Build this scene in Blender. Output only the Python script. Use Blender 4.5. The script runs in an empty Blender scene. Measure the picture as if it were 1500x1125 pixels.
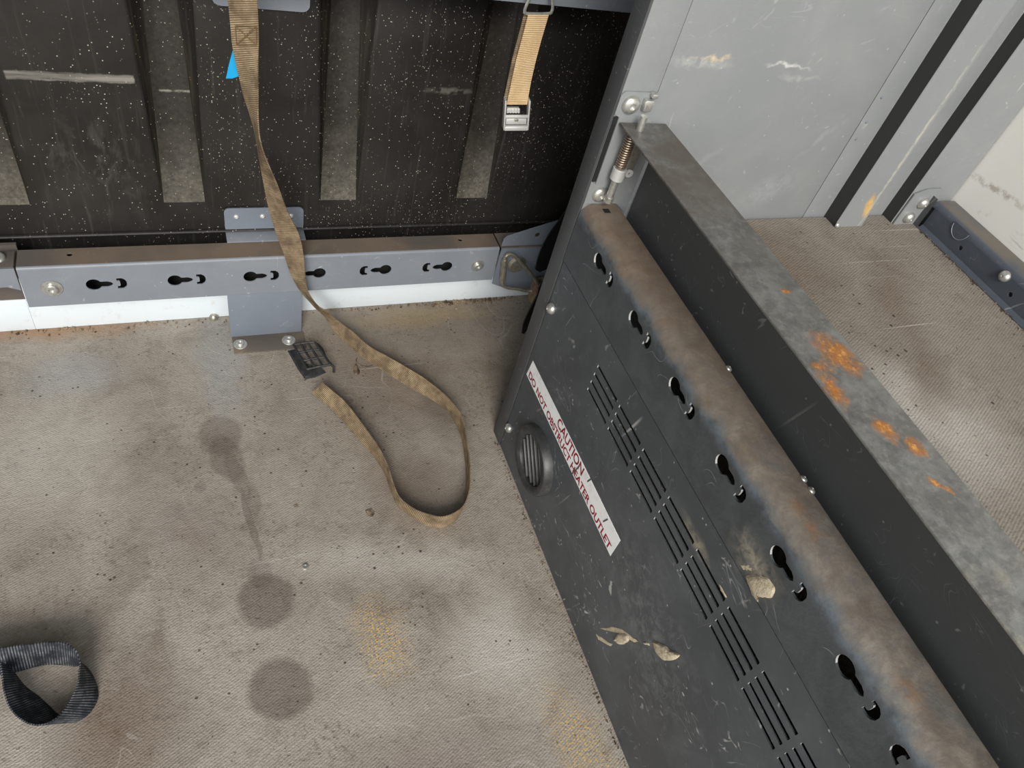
import bpy, bmesh, math, random
from mathutils import Vector, Matrix, Euler
random.seed(7)
S = bpy.context.scene
COL = S.collection
PI = math.pi

# ------------------------------------------------------------------ camera
def Rz(a): return Matrix.Rotation(a, 3, 'Z')
def Rx(a): return Matrix.Rotation(a, 3, 'X')
CAM_R = Rz(-0.57602) @ Rx(0.76527) @ Rz(0.31965)
CAM_P = Vector((0, 0, 1.0))
FPX = 1078.9
cam = bpy.data.cameras.new('camera')
cam.sensor_width = 36.0
cam.lens = FPX / 1500 * 36
cam.clip_start = 0.02
co = bpy.data.objects.new('camera', cam)
COL.objects.link(co)
co.matrix_world = Matrix.Translation(CAM_P) @ CAM_R.to_4x4()
S.camera = co

# ------------------------------------------------------------------ daylight through the open rear doorway
W = bpy.data.worlds.new('world'); S.world = W; W.use_nodes = True
wn = W.node_tree.nodes; wl = W.node_tree.links
bg = wn['Background']
geo = wn.new('ShaderNodeTexCoord'); sep = wn.new('ShaderNodeSeparateXYZ')
ramp = wn.new('ShaderNodeValToRGB')
wl.new(geo.outputs['Generated'], sep.inputs[0]); wl.new(sep.outputs['Z'], ramp.inputs['Fac'])
r = ramp.color_ramp
r.elements[0].position = 0.0; r.elements[0].color = (0.30, 0.28, 0.25, 1)
r.elements[1].position = 0.02; r.elements[1].color = (1.0, 0.99, 0.97, 1)
e = r.elements.new(1.0); e.color = (0.86, 0.92, 1.0, 1)
wl.new(ramp.outputs['Color'], bg.inputs['Color'])
bg.inputs['Strength'].default_value = 1.75

sun = bpy.data.lights.new('daylight_sun', 'SUN')
sun.energy = 2.4; sun.angle = math.radians(22); sun.color = (1.0, 0.96, 0.90)
so = bpy.data.objects.new('daylight_sun', sun); COL.objects.link(so)
so.rotation_euler = Vector((0.25, 0.80, -0.60)).to_track_quat('-Z', 'Y').to_euler()
so.location = (-1, -3, 3)

pl = bpy.data.lights.new('rear_doorway_portal', 'AREA')
pl.shape = 'RECTANGLE'; pl.size = 2.2; pl.size_y = 1.9
pl.cycles.is_portal = True
po = bpy.data.objects.new('rear_doorway_portal', pl); COL.objects.link(po)
po.location = (0.0, -0.35, 0.95); po.rotation_euler = (PI / 2, 0, 0)

S.view_settings.view_transform = 'Standard'
S.view_settings.look = 'None'
S.view_settings.gamma = 1
S.view_settings.use_curve_mapping = False
S.view_settings.exposure = 0.2

# ------------------------------------------------------------------ pixel to point helpers
def ray(x, y):
    return (CAM_R @ Vector((x - 750, 562.5 - y, -FPX))).normalized()
def on(x, y, ax, v):
    d = ray(x, y)
    return CAM_P + d * ((v - CAM_P[ax]) / d[ax])
def at_dist(x, y, A, w, far=False, up=True):
    """point on the pixel's ray that lies w away from A (closest point if the ray passes further off)"""
    d = ray(x, y); o = CAM_P - A
    b = o.dot(d); c = o.dot(o) - w * w; disc = b * b - c
    if disc <= 0:
        P = CAM_P - d * b
        return A + (P - A).normalized() * w
    s = math.sqrt(disc)
    P1 = CAM_P + d * (-b - s); P2 = CAM_P + d * (-b + s)
    return P2 if far else P1

# ------------------------------------------------------------------ materials
def srgb(r_, g_, b_):
    f = lambda c: (c / 255 / 12.92) if c / 255 <= .04045 else ((c / 255 + .055) / 1.055) ** 2.4
    return (f(r_), f(g_), f(b_), 1)

class Mat:
    """small node-tree builder"""
    def __init__(s, name, base, rough=.5, metal=0., spec=.5):
        s.m = bpy.data.materials.new(name); s.m.use_nodes = True
        s.N = s.m.node_tree.nodes; s.L = s.m.node_tree.links
        s.b = s.N['Principled BSDF']
        s.b.inputs['Roughness'].default_value = rough
        s.b.inputs['Metallic'].default_value = metal
        s.b.inputs['Specular IOR Level'].default_value = spec
        s.tc = s.N.new('ShaderNodeTexCoord')
        rgb = s.N.new('ShaderNodeRGB'); rgb.outputs[0].default_value = base
        s.col = rgb.outputs[0]
        s.h = None
    def vec(s, scale=(1, 1, 1), rot=(0, 0, 0), loc=(0, 0, 0), src='Object'):
        m = s.N.new('ShaderNodeMapping')
        m.inputs['Scale'].default_value = scale; m.inputs['Rotation'].default_value = rot
        m.inputs['Location'].default_value = loc
        s.L.new(s.tc.outputs[src], m.inputs['Vector'])
        return m.outputs[0]
    def noise(s, scale, detail=4, rough=.55, dist=0, v=None, lo=.4, hi=.6):
        n = s.N.new('ShaderNodeTexNoise')
        n.inputs['Scale'].default_value = scale; n.inputs['Detail'].default_value = detail
        n.inputs['Roughness'].default_value = rough; n.inputs['Distortion'].default_value = dist
        s.L.new(v if v is not None else s.tc.outputs['Object'], n.inputs['Vector'])
        return s.ramp(n.outputs['Fac'], lo, hi)
    def vor(s, scale, v=None, lo=.0, hi=.2, rnd=1., feature='F1'):
        n = s.N.new('ShaderNodeTexVoronoi'); n.feature = feature
        n.inputs['Scale'].default_value = scale
        n.inputs['Randomness'].default_value = rnd
        s.L.new(v if v is not None else s.tc.outputs['Object'], n.inputs['Vector'])
        return s.ramp(n.outputs['Distance'], lo, hi)
    def wave(s, scale, v=None, dist=0., lo=0., hi=1., det=2, dscale=1.):
        n = s.N.new('ShaderNodeTexWave'); n.wave_type = 'BANDS'; n.bands_direction = 'X'
        n.inputs['Scale'].default_value = scale; n.inputs['Distortion'].default_value = dist
        n.inputs['Detail'].default_value = det; n.inputs['Detail Scale'].default_value = dscale
        s.L.new(v if v is not None else s.tc.outputs['Object'], n.inputs['Vector'])
        return s.ramp(n.outputs['Fac'], lo, hi)
    def ramp(s, f, lo, hi):
        r_ = s.N.new('ShaderNodeMapRange'); r_.clamp = True
        r_.inputs['From Min'].default_value = lo; r_.inputs['From Max'].default_value = hi
        s.L.new(f, r_.inputs['Value'])
        return r_.outputs[0]
    def math(s, op, a, b=None):
        n = s.N.new('ShaderNodeMath'); n.operation = op; n.use_clamp = False
        for i, v in enumerate((a, b)):
            if v is None: continue
            if hasattr(v, 'is_linked'): s.L.new(v, n.inputs[i])
            else: n.inputs[i].default_value = v
        return n.outputs[0]
    def ell(s, c, rad, rot=0., soft=.5, wob=0., wscale=30, axes='xy'):
        """soft elliptical mark of its own shape, c and rad in object metres; axes picks the plane"""
        v = s.tc.outputs['Object']
        if wob:
            n = s.N.new('ShaderNodeTexNoise'); n.inputs['Scale'].default_value = wscale
            n.inputs['Detail'].default_value = 4
            s.L.new(v, n.inputs['Vector'])
            sub = s.N.new('ShaderNodeVectorMath'); sub.operation = 'SUBTRACT'
            s.L.new(n.outputs['Color'], sub.inputs[0]); sub.inputs[1].default_value = (.5, .5, .5)
            sc = s.N.new('ShaderNodeVectorMath'); sc.operation = 'SCALE'
            s.L.new(sub.outputs[0], sc.inputs[0]); sc.inputs['Scale'].default_value = wob
            ad = s.N.new('ShaderNodeVectorMath'); ad.operation = 'ADD'
            s.L.new(v, ad.inputs[0]); s.L.new(sc.outputs[0], ad.inputs[1]); v = ad.outputs[0]
        d = s.N.new('ShaderNodeVectorMath'); d.operation = 'SUBTRACT'
        s.L.new(v, d.inputs[0])
        if axes == 'xy': d.inputs[1].default_value = (c[0], c[1], 0); rr = (0, 0, -rot); k = (1 / rad[0], 1 / rad[1], 0)
        elif axes == 'yz': d.inputs[1].default_value = (0, c[0], c[1]); rr = (-rot, 0, 0); k = (0, 1 / rad[0], 1 / rad[1])
        else: d.inputs[1].default_value = (c[0], 0, c[1]); rr = (0, rot, 0); k = (1 / rad[0], 0, 1 / rad[1])
        m = s.N.new('ShaderNodeMapping'); m.inputs['Rotation'].default_value = rr
        s.L.new(d.outputs[0], m.inputs['Vector'])
        mu = s.N.new('ShaderNodeVectorMath'); mu.operation = 'MULTIPLY'
        s.L.new(m.outputs[0], mu.inputs[0]); mu.inputs[1].default_value = k
        ln = s.N.new('ShaderNodeVectorMath'); ln.operation = 'LENGTH'
        s.L.new(mu.outputs[0], ln.inputs[0])
        return s.ramp(ln.outputs['Value'], 1.0, 1.0 - soft)
    def iso(s, scale, w=.004, v=None, dist=0., mask=None):
        n = s.N.new('ShaderNodeTexNoise'); n.inputs['Scale'].default_value = scale; n.inputs['Detail'].default_value = 1.5
        n.inputs['Distortion'].default_value = dist
        s.L.new(v if v is not None else s.tc.outputs['Object'], n.inputs['Vector'])
        d = s.math('ABSOLUTE', s.math('SUBTRACT', n.outputs['Fac'], .5))
        f = s.ramp(d, w, w * .3)
        return s.mul(f, mask) if mask is not None else f
    def boxm(s, c, rad, soft=.1, axes='xz', wob=0., wscale=60):
        sx_ = s.N.new('ShaderNodeSeparateXYZ'); s.L.new(s.tc.outputs['Object'], sx_.inputs[0])
        o_ = None
        for a, cc, rr in zip(axes.upper(), c, rad):
            d = s.math('ABSOLUTE', s.math('SUBTRACT', sx_.outputs[a], cc))
            if wob: d = s.math('ADD', d, s.math('MULTIPLY', s.noise(wscale, 4, .6, lo=.3, hi=.7), wob))
            f = s.ramp(d, rr, rr - min(soft, .9) * min(rad))
            o_ = f if o_ is None else s.math('MULTIPLY', o_, f)
        return o_
    def mix(s, fac, colour, amt=1.):
        n = s.N.new('ShaderNodeMix'); n.data_type = 'RGBA'
        f = s.math('MULTIPLY', fac, amt) if amt != 1. else fac
        s.L.new(f, n.inputs[0]); s.L.new(s.col, n.inputs[6])
        if hasattr(colour, 'is_linked'): s.L.new(colour, n.inputs[7])
        else: n.inputs[7].default_value = colour
        s.col = n.outputs[2]
        return s
    def mul(s, *fs):
        o = fs[0]
        for f in fs[1:]: o = s.math('MULTIPLY', o, f)
        return o
    def high(s, f, a=1.):
        f = s.math('MULTIPLY', f, a)
        s.h = f if s.h is None else s.math('ADD', s.h, f)
        return s
    def rough(s, f, lo, hi):
        r_ = s.N.new('ShaderNodeMapRange')
        r_.inputs['To Min'].default_value = lo; r_.inputs['To Max'].default_value = hi
        s.L.new(f, r_.inputs['Value']); s.L.new(r_.outputs[0], s.b.inputs['Roughness'])
        return s
    def done(s, bump=.3, dist=.001):
        s.L.new(s.col, s.b.inputs['Base Color'])
        if s.h is not None:
            b = s.N.new('ShaderNodeBump'); b.inputs['Strength'].default_value = bump
            b.inputs['Distance'].default_value = dist
            s.L.new(s.h, b.inputs['Height']); s.L.new(b.outputs[0], s.b.inputs['Normal'])
        return s.m

def floor_mat(name, stains, dark=0.):
    m = Mat(name, srgb(140, 131, 119), .9, 0, .2)
    m.mix(m.noise(3.2, 6, .6, .6, lo=.35, hi=.68), srgb(163, 156, 146))
    m.mix(m.noise(7, 6, .65, 1.2, lo=.52, hi=.72), srgb(102, 88, 72), .6)
    m.mix(m.noise(38, 6, .7, .2, lo=.50, hi=.75), srgb(104, 95, 84), .5)
    m.mix(m.noise(260, 3, .7, 0, lo=.55, hi=.8), srgb(80, 72, 62), .6)
    m.mix(m.mul(m.noise(120, 4, .7, 0, lo=.52, hi=.66), m.noise(10, 3, .6, v=m.vec(loc=(8, 8, 0)), lo=.45, hi=.6)), srgb(78, 68, 56), .6)
    m.mix(m.noise(190, 3, .7, 0, v=m.vec(loc=(5, 3, 0)), lo=.6, hi=.8), srgb(205, 200, 190), .5)
    rib = m.wave(95, m.vec(rot=(0, 0, math.radians(64))), 1.2, lo=.1, hi=.9, det=2, dscale=3)
    m.mix(m.mul(rib, m.noise(5, 3, .5, 0, v=m.vec(loc=(1, 7, 0)), lo=.38, hi=.62)), srgb(190, 184, 174), .30)
    if dark: m.mix(m.noise(2, 2, lo=-1, hi=0), srgb(98, 93, 86), dark)
    for kind, c, rad, rot, wob, amt in stains:
        cc = dict(wet=srgb(84, 76, 68), dark=srgb(74, 66, 57), tan=srgb(176, 150, 104), rust=srgb(150, 104, 62), pale=srgb(205, 201, 194),
                  brown=srgb(98, 80, 64), sand=srgb(206, 168, 92), plum=srgb(116, 100, 98), grey=srgb(150, 158, 166))[kind]
        f = m.ell(c, rad, rot, .22 if kind == 'wet' else .75, wob, 22 if wob < .08 else 9)
        if kind == 'sand': f = m.mul(f, m.noise(330, 2, .6, lo=.53, hi=.58))
        m.mix(f, cc, amt)
    # long faint drag scratches
    for rot, off in ((.5, 0), (-.7, 4), (1.4, 9)):
        sc = m.noise(1, 2, .5, .8, v=m.vec((3, 160, 1), (0, 0, rot), (off, off, 0)), lo=.70, hi=.76)
        m.mix(m.mul(sc, m.noise(4, 2, .5, v=m.vec(loc=(off, 2, 1)), lo=.5, hi=.62)), srgb(214, 210, 204), .4)
    for q, (sc_, w_) in enumerate(((2.2, .0016), (4.5, .0022), (9, .003))):
        m.mix(m.iso(sc_, w_, m.vec(loc=(q * 3, 1, 0)), .4, m.noise(5, 2, v=m.vec(loc=(q, 4, 2)), lo=.52, hi=.6)), srgb(200, 195, 187), .0 if dark else .2)
    # pits
    pit2 = m.mul(m.vor(75, v=m.vec(loc=(.3, .7, 0)), lo=.16, hi=.09), m.noise(14, 2, v=m.vec(loc=(6, 3, 3)), lo=.55, hi=.6))
    m.mix(pit2, srgb(52, 45, 38), .8)
    pit = m.vor(34, lo=.085, hi=.05)
    m.mix(m.mul(pit, m.noise(9, 2, v=m.vec(loc=(3, 3, 3)), lo=.5, hi=.55)), srgb(40, 34, 28), .85)
    m.high(rib, .25).high(m.noise(300, 3, .6, lo=.2, hi=.8), .9).high(m.noise(55, 4, .6, lo=.2, hi=.8), .8).high(pit, -1.).high(pit2, -.7)
    return m.done(.55, .0015)

M = {}
M['floor'] = floor_mat('van_floor_mat', [
    ('brown', (.36, .86), (.34, .26), .2, .1, .45), ('wet', (.006, .772), (.036, .046), .15, .014, .4), ('wet', (.012, .725), (.026, .055), .25, .014, .4), ('wet', (.024, .690), (.014, .055), .25, .014, .3),
    ('wet', (.034, .600), (.006, .070), .10, .014, .4), ('wet', (.042, .640), (.010, .030), 0, .014, .3), ('wet', (-.03, .68), (.010, .012), 0, .014, .25),
    ('wet', (.039, .478), (.041, .046), .2, .014, .55), ('wet', (.036, .520), (.020, .030), .1, .014, .3), ('wet', (.040, .353), (.042, .045), .3, .014, .55), ('wet', (.055, .22), (.03, .03), .3, .014, .4),
    ('plum', (-.06, .62), (.12, .16), .4, .1, .3),
    ('sand', (.18, .385), (.045, .085), .2, .06, .9), ('sand', (.40, .19), (.05, .10), .2, .06, .8),
    ('rust', (-.25, 1.04), (.22, .035), 0, .04, .55), ('tan', (.40, 1.0), (.17, .04), 0, .05, .45),
    ('pale', (-.22, .79), (.13, .17), .2, .1, .30), ('pale', (.24, .49), (.24, .05), -.25, .06, .32),
    ('pale', (.33, .34), (.10, .12), .3, .1, .45), ('dark', (.37, .76), (.035, .10), .1, .05, .4),
    ('brown', (.29, .62), (.10, .08), 0, .06, .55), ('plum', (.20, .20), (.16, .10), 0, .1, .4),
    ('grey', (.02, .93), (.05, .16), 0, .06, .35), ('grey', (-.20, .93), (.10, .06), 0, .06, .35),
    ('brown', (-.14, .36), (.10, .12), 0, .08, .6), ('dark', (.43, 1.0), (.20, .10), 0, .08, .35)])
M['traymat'] = floor_mat('tray_mat', [
    ('brown', (.72, .58), (.12, .10), .3, .1, .5), ('brown', (.86, .50), (.14, .05), .9, .1, .45),
    ('pale', (.75, .30), (.12, .14), .4, .1, .35), ('brown', (.80, .36), (.10, .035), .9, .06, .5)], .5)

def paint(name, base, dust=None, rough=.5, scr=.5, dustamt=.3, scrscale=1., sth=.70):
    m = Mat(name, base, rough, 0, .5)
    m.mix(m.noise(9, 5, .6, .6, lo=.4, hi=.7), dust or srgb(120, 124, 126), dustamt)
    m.mix(m.noise(45, 5, .7, .3, lo=.55, hi=.8), dust or srgb(140, 140, 136), dustamt)
    for rot, off in ((.4, 0), (-.5, 3), (1.3, 6), (2.3, 11)):
        v = m.vec((26 * scrscale, 26 * scrscale, 26 * scrscale), (rot, rot * .8, rot * 1.2), (off, off, off))
        m2 = m.N.new('ShaderNodeMapping'); m2.inputs['Scale'].default_value = (.12, 3.2, 3.2)
        m.L.new(v, m2.inputs['Vector'])
        f = m.noise(1, 2, .5, 1.0, v=m2.outputs[0], lo=sth, hi=sth + .06)
        m.mix(m.mul(f, m.noise(7, 2, v=m.vec(loc=(off, 1, 2)), lo=.5, hi=.6)), srgb(190, 190, 186), scr)
    m.mix(m.vor(48, lo=.07, hi=.045), srgb(205, 203, 196), scr * .8)
    for q in range(4):
        v = m.vec((1, 1, 1), (.5 + q * .9, q * .7, q * .5), (q * 3.1, q, q * 2))
        st_ = m.N.new('ShaderNodeMapping'); st_.inputs['Scale'].default_value = (.25, 2.2, 1.0); m.L.new(v, st_.inputs['Vector'])
        m.mix(m.iso(13 + 5 * q, .0030, st_.outputs[0], .9, m.noise(13, 2, v=m.vec(loc=(q, 5 + q, 1)), lo=.57, hi=.63)), srgb(168, 170, 168), scr * .7)
    m.high(m.noise(420, 2, .5, lo=.2, hi=.8), .3)
    return m

M['rail'] = paint('rail_slate_paint', srgb(124, 130, 138), srgb(150, 152, 154), .42, .5, .25).done(.12)
M['plate'] = paint('bracket_slate_paint', srgb(116, 123, 133), srgb(132, 138, 146), .42, .35, .2).done(.1)
m = paint('rail_top_dust', srgb(104, 92, 80), srgb(124, 108, 92), .8, .15, .5)
m.mix(m.noise(6, 3, .5, lo=.5, hi=.62), srgb(78, 76, 74), .7)
M['raildust'] = m.done(.4)
M['endpanel'] = paint('end_panel_grey_paint', srgb(134, 137, 138), srgb(152, 153, 151), .38, .45, .35, .7)
m = M['endpanel']
for c, rad, rot, cc, am in (((.556, .696), (.034, .004), .02, srgb(205, 186, 150), .85), ((.545, .690), (.05, .008), 0, srgb(198, 197, 192), .4),
                            ((.665, .693), (.040, .0032), -.06, srgb(205, 205, 200), .8), ((.69, .680), (.04, .004), -.05, srgb(186, 186, 182), .35),
                            ((.74, .52), (.06, .03), .5, srgb(170, 172, 174), .35), ((.60, .56), (.06, .008), .7, srgb(166, 168, 172), .3),
                            ((.78, .60), (.05, .006), .9, srgb(176, 178, 178), .25)):
    m.mix(m.mul(m.ell(c, rad, rot, .8, .02, 60, 'xz'), m.noise(90, 4, .7, lo=.35, hi=.55)), cc, am)
M['endpanel'] = m.done(.12)
m = paint('end_rib_grey_paint', srgb(134, 137, 138), srgb(152, 153, 151), .38, .45, .35, .7)
m.mix(m.mul(m.ell((.913, .508), (.009, .026), .30, .6, .01, 90, 'xz'), m.noise(120, 3, .6, lo=.3, hi=.5)), srgb(212, 168, 88), .9)
m.mix(m.mul(m.ell((.919, .60), (.0035, .20), .0, .8, .006, 60, 'xz'), m.noise(60, 3, .6, lo=.35, hi=.5)), srgb(196, 190, 172), .6)
M['endrib'] = m.done(.12)
m = paint('cover_charcoal_paint', srgb(66, 70, 74), srgb(98, 103, 106), .42, .7, .45, .8, .68)
m.mix(m.mul(m.ell((.25, .20), (.16, .10), .4, .9, .06, 14, 'yz'), m.noise(60, 4, .7, .5, lo=.45, hi=.65)), srgb(130, 134, 134), .45)
m.mix(m.mul(m.ell((.205, .44), (.045, .030), .1, .8, .02, 40, 'yz'), m.noise(80, 4, .7, .5, lo=.3, hi=.55)), srgb(168, 160, 140), .75)
m.mix(m.mul(m.ell((.265, .375), (.04, .012), .1, .8, .02, 40, 'yz'), m.noise(80, 4, .7, .5, lo=.35, hi=.6)), srgb(160, 154, 136), .65)
M['cover'] = m.done(.12)
M['charcoal'] = paint('post_charcoal_paint', srgb(72, 74, 76), srgb(92, 94, 94), .5, .3, .25).done(.1)
m = Mat('front_rail_worn_top', srgb(64, 67, 70), .5, 0, .45)
m.mix(m.noise(20, 5, .7, .4, lo=.4, hi=.6), srgb(98, 104, 108), .3)
m.mix(m.iso(16, .003, None, .3, m.noise(11, 2, lo=.55, hi=.6)), srgb(160, 164, 164), .6)
m.mix(m.mul(m.boxm((.20, .44), (.045, .03), .9, 'yz', .01), m.noise(80, 4, .7, .5, lo=.35, hi=.6)), srgb(168, 160, 140), .8)
sx = m.N.new('ShaderNodeSeparateXYZ'); m.L.new(m.tc.outputs['Object'], sx.inputs[0])
wob = m.math('ADD', sx.outputs['Z'], m.math('MULTIPLY', m.noise(26, 4, .6, lo=.3, hi=.7), .010))
m.mix(m.mul(m.ramp(wob, .484, .494), m.noise(40, 4, .7, lo=.35, hi=.6)), srgb(112, 122, 130), .6)
onrail = m.ramp(wob, .495, .507)
m.mix(onrail, srgb(118, 111, 102), .92)
m.mix(m.mul(onrail, m.noise(70, 5, .75, .3, v=m.vec(loc=(2, 2, 2)), lo=.42, hi=.62)), srgb(142, 134, 122), .7)
m.mix(m.mul(onrail, m.noise(16, 5, .7, .5, v=m.vec(loc=(5, 2, 2)), lo=.5, hi=.66)), srgb(100, 104, 106), .7)
m.mix(m.mul(onrail, m.noise(30, 5, .7, .4, lo=.45, hi=.7)), srgb(94, 82, 72), .7)
far = m.ramp(sx.outputs['Y'], .15, .55)
m.mix(m.mul(onrail, far), srgb(116, 94, 74), .45)
for c in ((.476, .195), (.468, .052), (.475, .215)):
    m.mix(m.mul(m.ell(c, (.012, .022), .1, .7, .02, 60), m.noise(120, 4, .7, lo=.4, hi=.6)), srgb(140, 104, 74), .55)
m.high(m.noise(240, 3, .6, lo=.3, hi=.8), .6)
M['frontrail'] = m.done(.3)
m = Mat('flap_weathered_steel', srgb(100, 99, 95), .5, .1, .5)
m.mix(m.noise(28, 6, .7, .5, lo=.42, hi=.62), srgb(128, 129, 126), .8)
m.mix(m.noise(110, 4, .7, .2, v=m.vec(loc=(7, 1, 0)), lo=.5, hi=.66), srgb(140, 140, 134), .5)
m.mix(m.noise(70, 5, .7, .3, v=m.vec(loc=(4, 1, 0)), lo=.5, hi=.68), srgb(74, 76, 78), .6)
sx = m.N.new('ShaderNodeSeparateXYZ'); m.L.new(m.tc.outputs['Object'], sx.inputs[0])
m.mix(m.mul(m.ramp(sx.outputs['Y'], .35, .6), m.noise(16, 5, .6, .3, lo=.38, hi=.6)), srgb(94, 84, 72), .75)
m.mix(m.mul(m.ramp(sx.outputs['Y'], .14, .02), m.noise(60, 4, .6, lo=.5, hi=.65)), srgb(160, 156, 136), .6)
spots = None
for c, rad, rot in (((.503, .298), (.020, .030), .3), ((.470, .262), (.010, .024), 0), ((.488, .218), (.010, .016), .2), ((.505, .196), (.008, .014), .2),
                    ((.499, .161), (.006, .010), .4), ((.478, .285), (.012, .012), 0), ((.50, .38), (.006, .006), 0)):
    f = m.ell(c, rad, rot, .7, .03, 50)
    spots = f if spots is None else m.math('MAXIMUM', spots, f)
rz = m.mul(spots, m.noise(95, 5, .7, .3, lo=.36, hi=.5))
m.mix(m.mul(spots, m.noise(60, 4, .6, lo=.3, hi=.6)), srgb(120, 88, 62), .7)
m.mix(rz, srgb(168, 106, 44), .9)
m.mix(m.mul(rz, m.noise(160, 4, .7, lo=.5, hi=.65)), srgb(214, 158, 84), .85)
m.high(m.noise(150, 4, .7, lo=.3, hi=.8), .7).high(rz, .8)
M['ribflank'] = Mat('rib_flank_black_strip', srgb(52, 52, 51), .55, 0, .4).done()
M['flap'] = m.done(.35)
M['flapweb'] = paint('flap_web_charcoal', srgb(74, 76, 76), srgb(84, 86, 86), .5, .3, .25).done(.1)
m = paint('rear_lip_slate', srgb(70, 76, 86), srgb(90, 95, 102), .4, .3, .25)
sx = m.N.new('ShaderNodeSeparateXYZ'); m.L.new(m.tc.outputs['Object'], sx.inputs[0])
m.mix(m.mul(m.ramp(sx.outputs['X'], 1.046, 1.056), m.noise(14, 4, .6, lo=.3, hi=.5)), srgb(110, 100, 84), .7)
M['rearlip'] = m.done(.1)
m = Mat('side_wall_white_paint', srgb(240, 238, 232), .4, 0, .5)
sx = m.N.new('ShaderNodeSeparateXYZ'); m.L.new(m.tc.outputs['Object'], sx.inputs[0])
m.mix(m.mul(m.ell((.60, .566), (.07, .007), -.1, .7, .015, 60, 'yz'), m.noise(80, 4, .7, lo=.42, hi=.55)), srgb(150, 134, 112), .6)
m.mix(m.mul(m.ell((.50, .545), (.05, .02), -.35, .8, .01, 60, 'yz'), m.noise(1, 3, .6, v=m.vec((1, 30, 300), (-.1, 0, 0)), lo=.52, hi=.6)), srgb(100, 96, 92), .7)
m.mix(m.noise(30, 4, .7, lo=.62, hi=.75), srgb(206, 196, 176), .5)
M['whitewall'] = m.done()
m = Mat('sill_white_paint', srgb(222, 231, 236), .4, 0, .5)
m.mix(m.noise(60, 5, .7, lo=.58, hi=.75), srgb(190, 186, 176), .5)
M['sill'] = m.done()
m = Mat('black_ribbed_liner', srgb(33, 31, 29), .36, 0, .5)
m.mix(m.noise(8, 5, .6, .4, lo=.4, hi=.7), srgb(52, 50, 48), .7)
m.mix(m.noise(1, 4, .6, .6, v=m.vec((130, 1, 6)), lo=.58, hi=.76), srgb(86, 84, 80), .35)
sp = m.mul(m.vor(150, lo=.15, hi=.06), m.noise(13, 3, .6, lo=.36, hi=.54))
m.mix(sp, srgb(214, 205, 186), .85)
sp2 = m.mul(m.vor(1, v=m.vec((320, 100, 110), (0, .6, 0)), lo=.15, hi=.06), m.noise(6, 3, .6, v=m.vec(loc=(2, 0, 4)), lo=.5, hi=.62))
m.mix(sp2, srgb(196, 186, 164), .75)
m.mix(m.mul(m.boxm((-.124, .437), (.077, .0078), .3, 'xz', .002), m.noise(1, 4, .6, v=m.vec((9, 1, 160)), lo=.25, hi=.6)), srgb(150, 146, 138), .8)
m.mix(m.mul(m.ell((.40, .44), (.05, .007), .0, .6, .006, 60, 'xz'), m.noise(90, 3, lo=.4, hi=.55)), srgb(120, 116, 106), .5)
m.mix(m.mul(m.boxm((-.11, .30), (.11, .12), .8, 'xz', .03, 12), m.noise(1, 4, .7, .8, v=m.vec((30, 1, 12)), lo=.5, hi=.66)), srgb(110, 108, 102), .4)
m.high(sp, .8).high(sp2, .6).high(m.noise(90, 3, .6, lo=.3, hi=.7), .3)
M['liner'] = m.done(.35)
m = Mat('dusty_lit_liner_channel', srgb(36, 34, 31), .5, 0, .5)  # channel floors: dust plus painted reflected light, brighter toward the foot
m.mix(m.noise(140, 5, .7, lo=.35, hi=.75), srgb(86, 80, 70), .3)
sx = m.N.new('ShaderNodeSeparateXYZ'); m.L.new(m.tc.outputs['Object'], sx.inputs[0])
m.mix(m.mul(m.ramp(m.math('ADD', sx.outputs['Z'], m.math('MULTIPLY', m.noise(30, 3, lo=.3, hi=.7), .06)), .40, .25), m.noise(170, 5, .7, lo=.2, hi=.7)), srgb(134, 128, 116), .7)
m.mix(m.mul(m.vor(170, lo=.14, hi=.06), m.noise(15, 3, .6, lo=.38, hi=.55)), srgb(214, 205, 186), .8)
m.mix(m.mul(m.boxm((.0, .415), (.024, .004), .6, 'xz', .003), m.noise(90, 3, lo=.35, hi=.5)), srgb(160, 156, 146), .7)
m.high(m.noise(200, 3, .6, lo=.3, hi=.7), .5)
M['linerdustlit'] = m.done(.35)
m = Mat('shaded_liner_flank', srgb(20, 19, 16), .45, 0, .4)  # channel sides: same liner with the recess shade painted into its colour
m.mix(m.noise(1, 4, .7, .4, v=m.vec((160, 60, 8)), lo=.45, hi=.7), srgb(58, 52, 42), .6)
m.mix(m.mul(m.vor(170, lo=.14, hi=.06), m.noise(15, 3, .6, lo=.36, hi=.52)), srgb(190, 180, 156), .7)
M['linershade'] = m.done(.3)
m = Mat('zinc_plated_steel', srgb(205, 205, 200), .35, .75, .5)
m.mix(m.noise(140, 4, .7, lo=.45, hi=.65), srgb(150, 148, 138), .6)
M['zinc'] = m.done(.1)
m = Mat('aged_zinc_steel', srgb(176, 172, 158), .42, .7, .5)
m.mix(m.noise(160, 4, .7, lo=.45, hi=.65), srgb(120, 110, 92), .6)
M['oldzinc'] = m.done(.1)
M['cast'] = Mat('cast_alloy', srgb(205, 205, 203), .45, .35, .5).done()
M['spring'] = Mat('spring_steel', srgb(190, 172, 150), .32, .85, .5).done()
M['white'] = Mat('white_sticker', srgb(238, 238, 238), .5, 0, .4)
mm = M['white']; mm.mix(mm.noise(70, 4, .7, lo=.5, hi=.75), srgb(186, 190, 194), .6); M['white'] = mm.done()
M['red'] = Mat('red_print', srgb(140, 22, 44), .5, 0, .4).done()
M['blackplastic'] = Mat('black_plastic', srgb(38, 39, 41), .6, 0, .35)
mm = M['blackplastic']; mm.mix(mm.noise(80, 4, .7, lo=.45, hi=.7), srgb(84, 82, 78), .5); M['blackplastic'] = mm.done()
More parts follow.
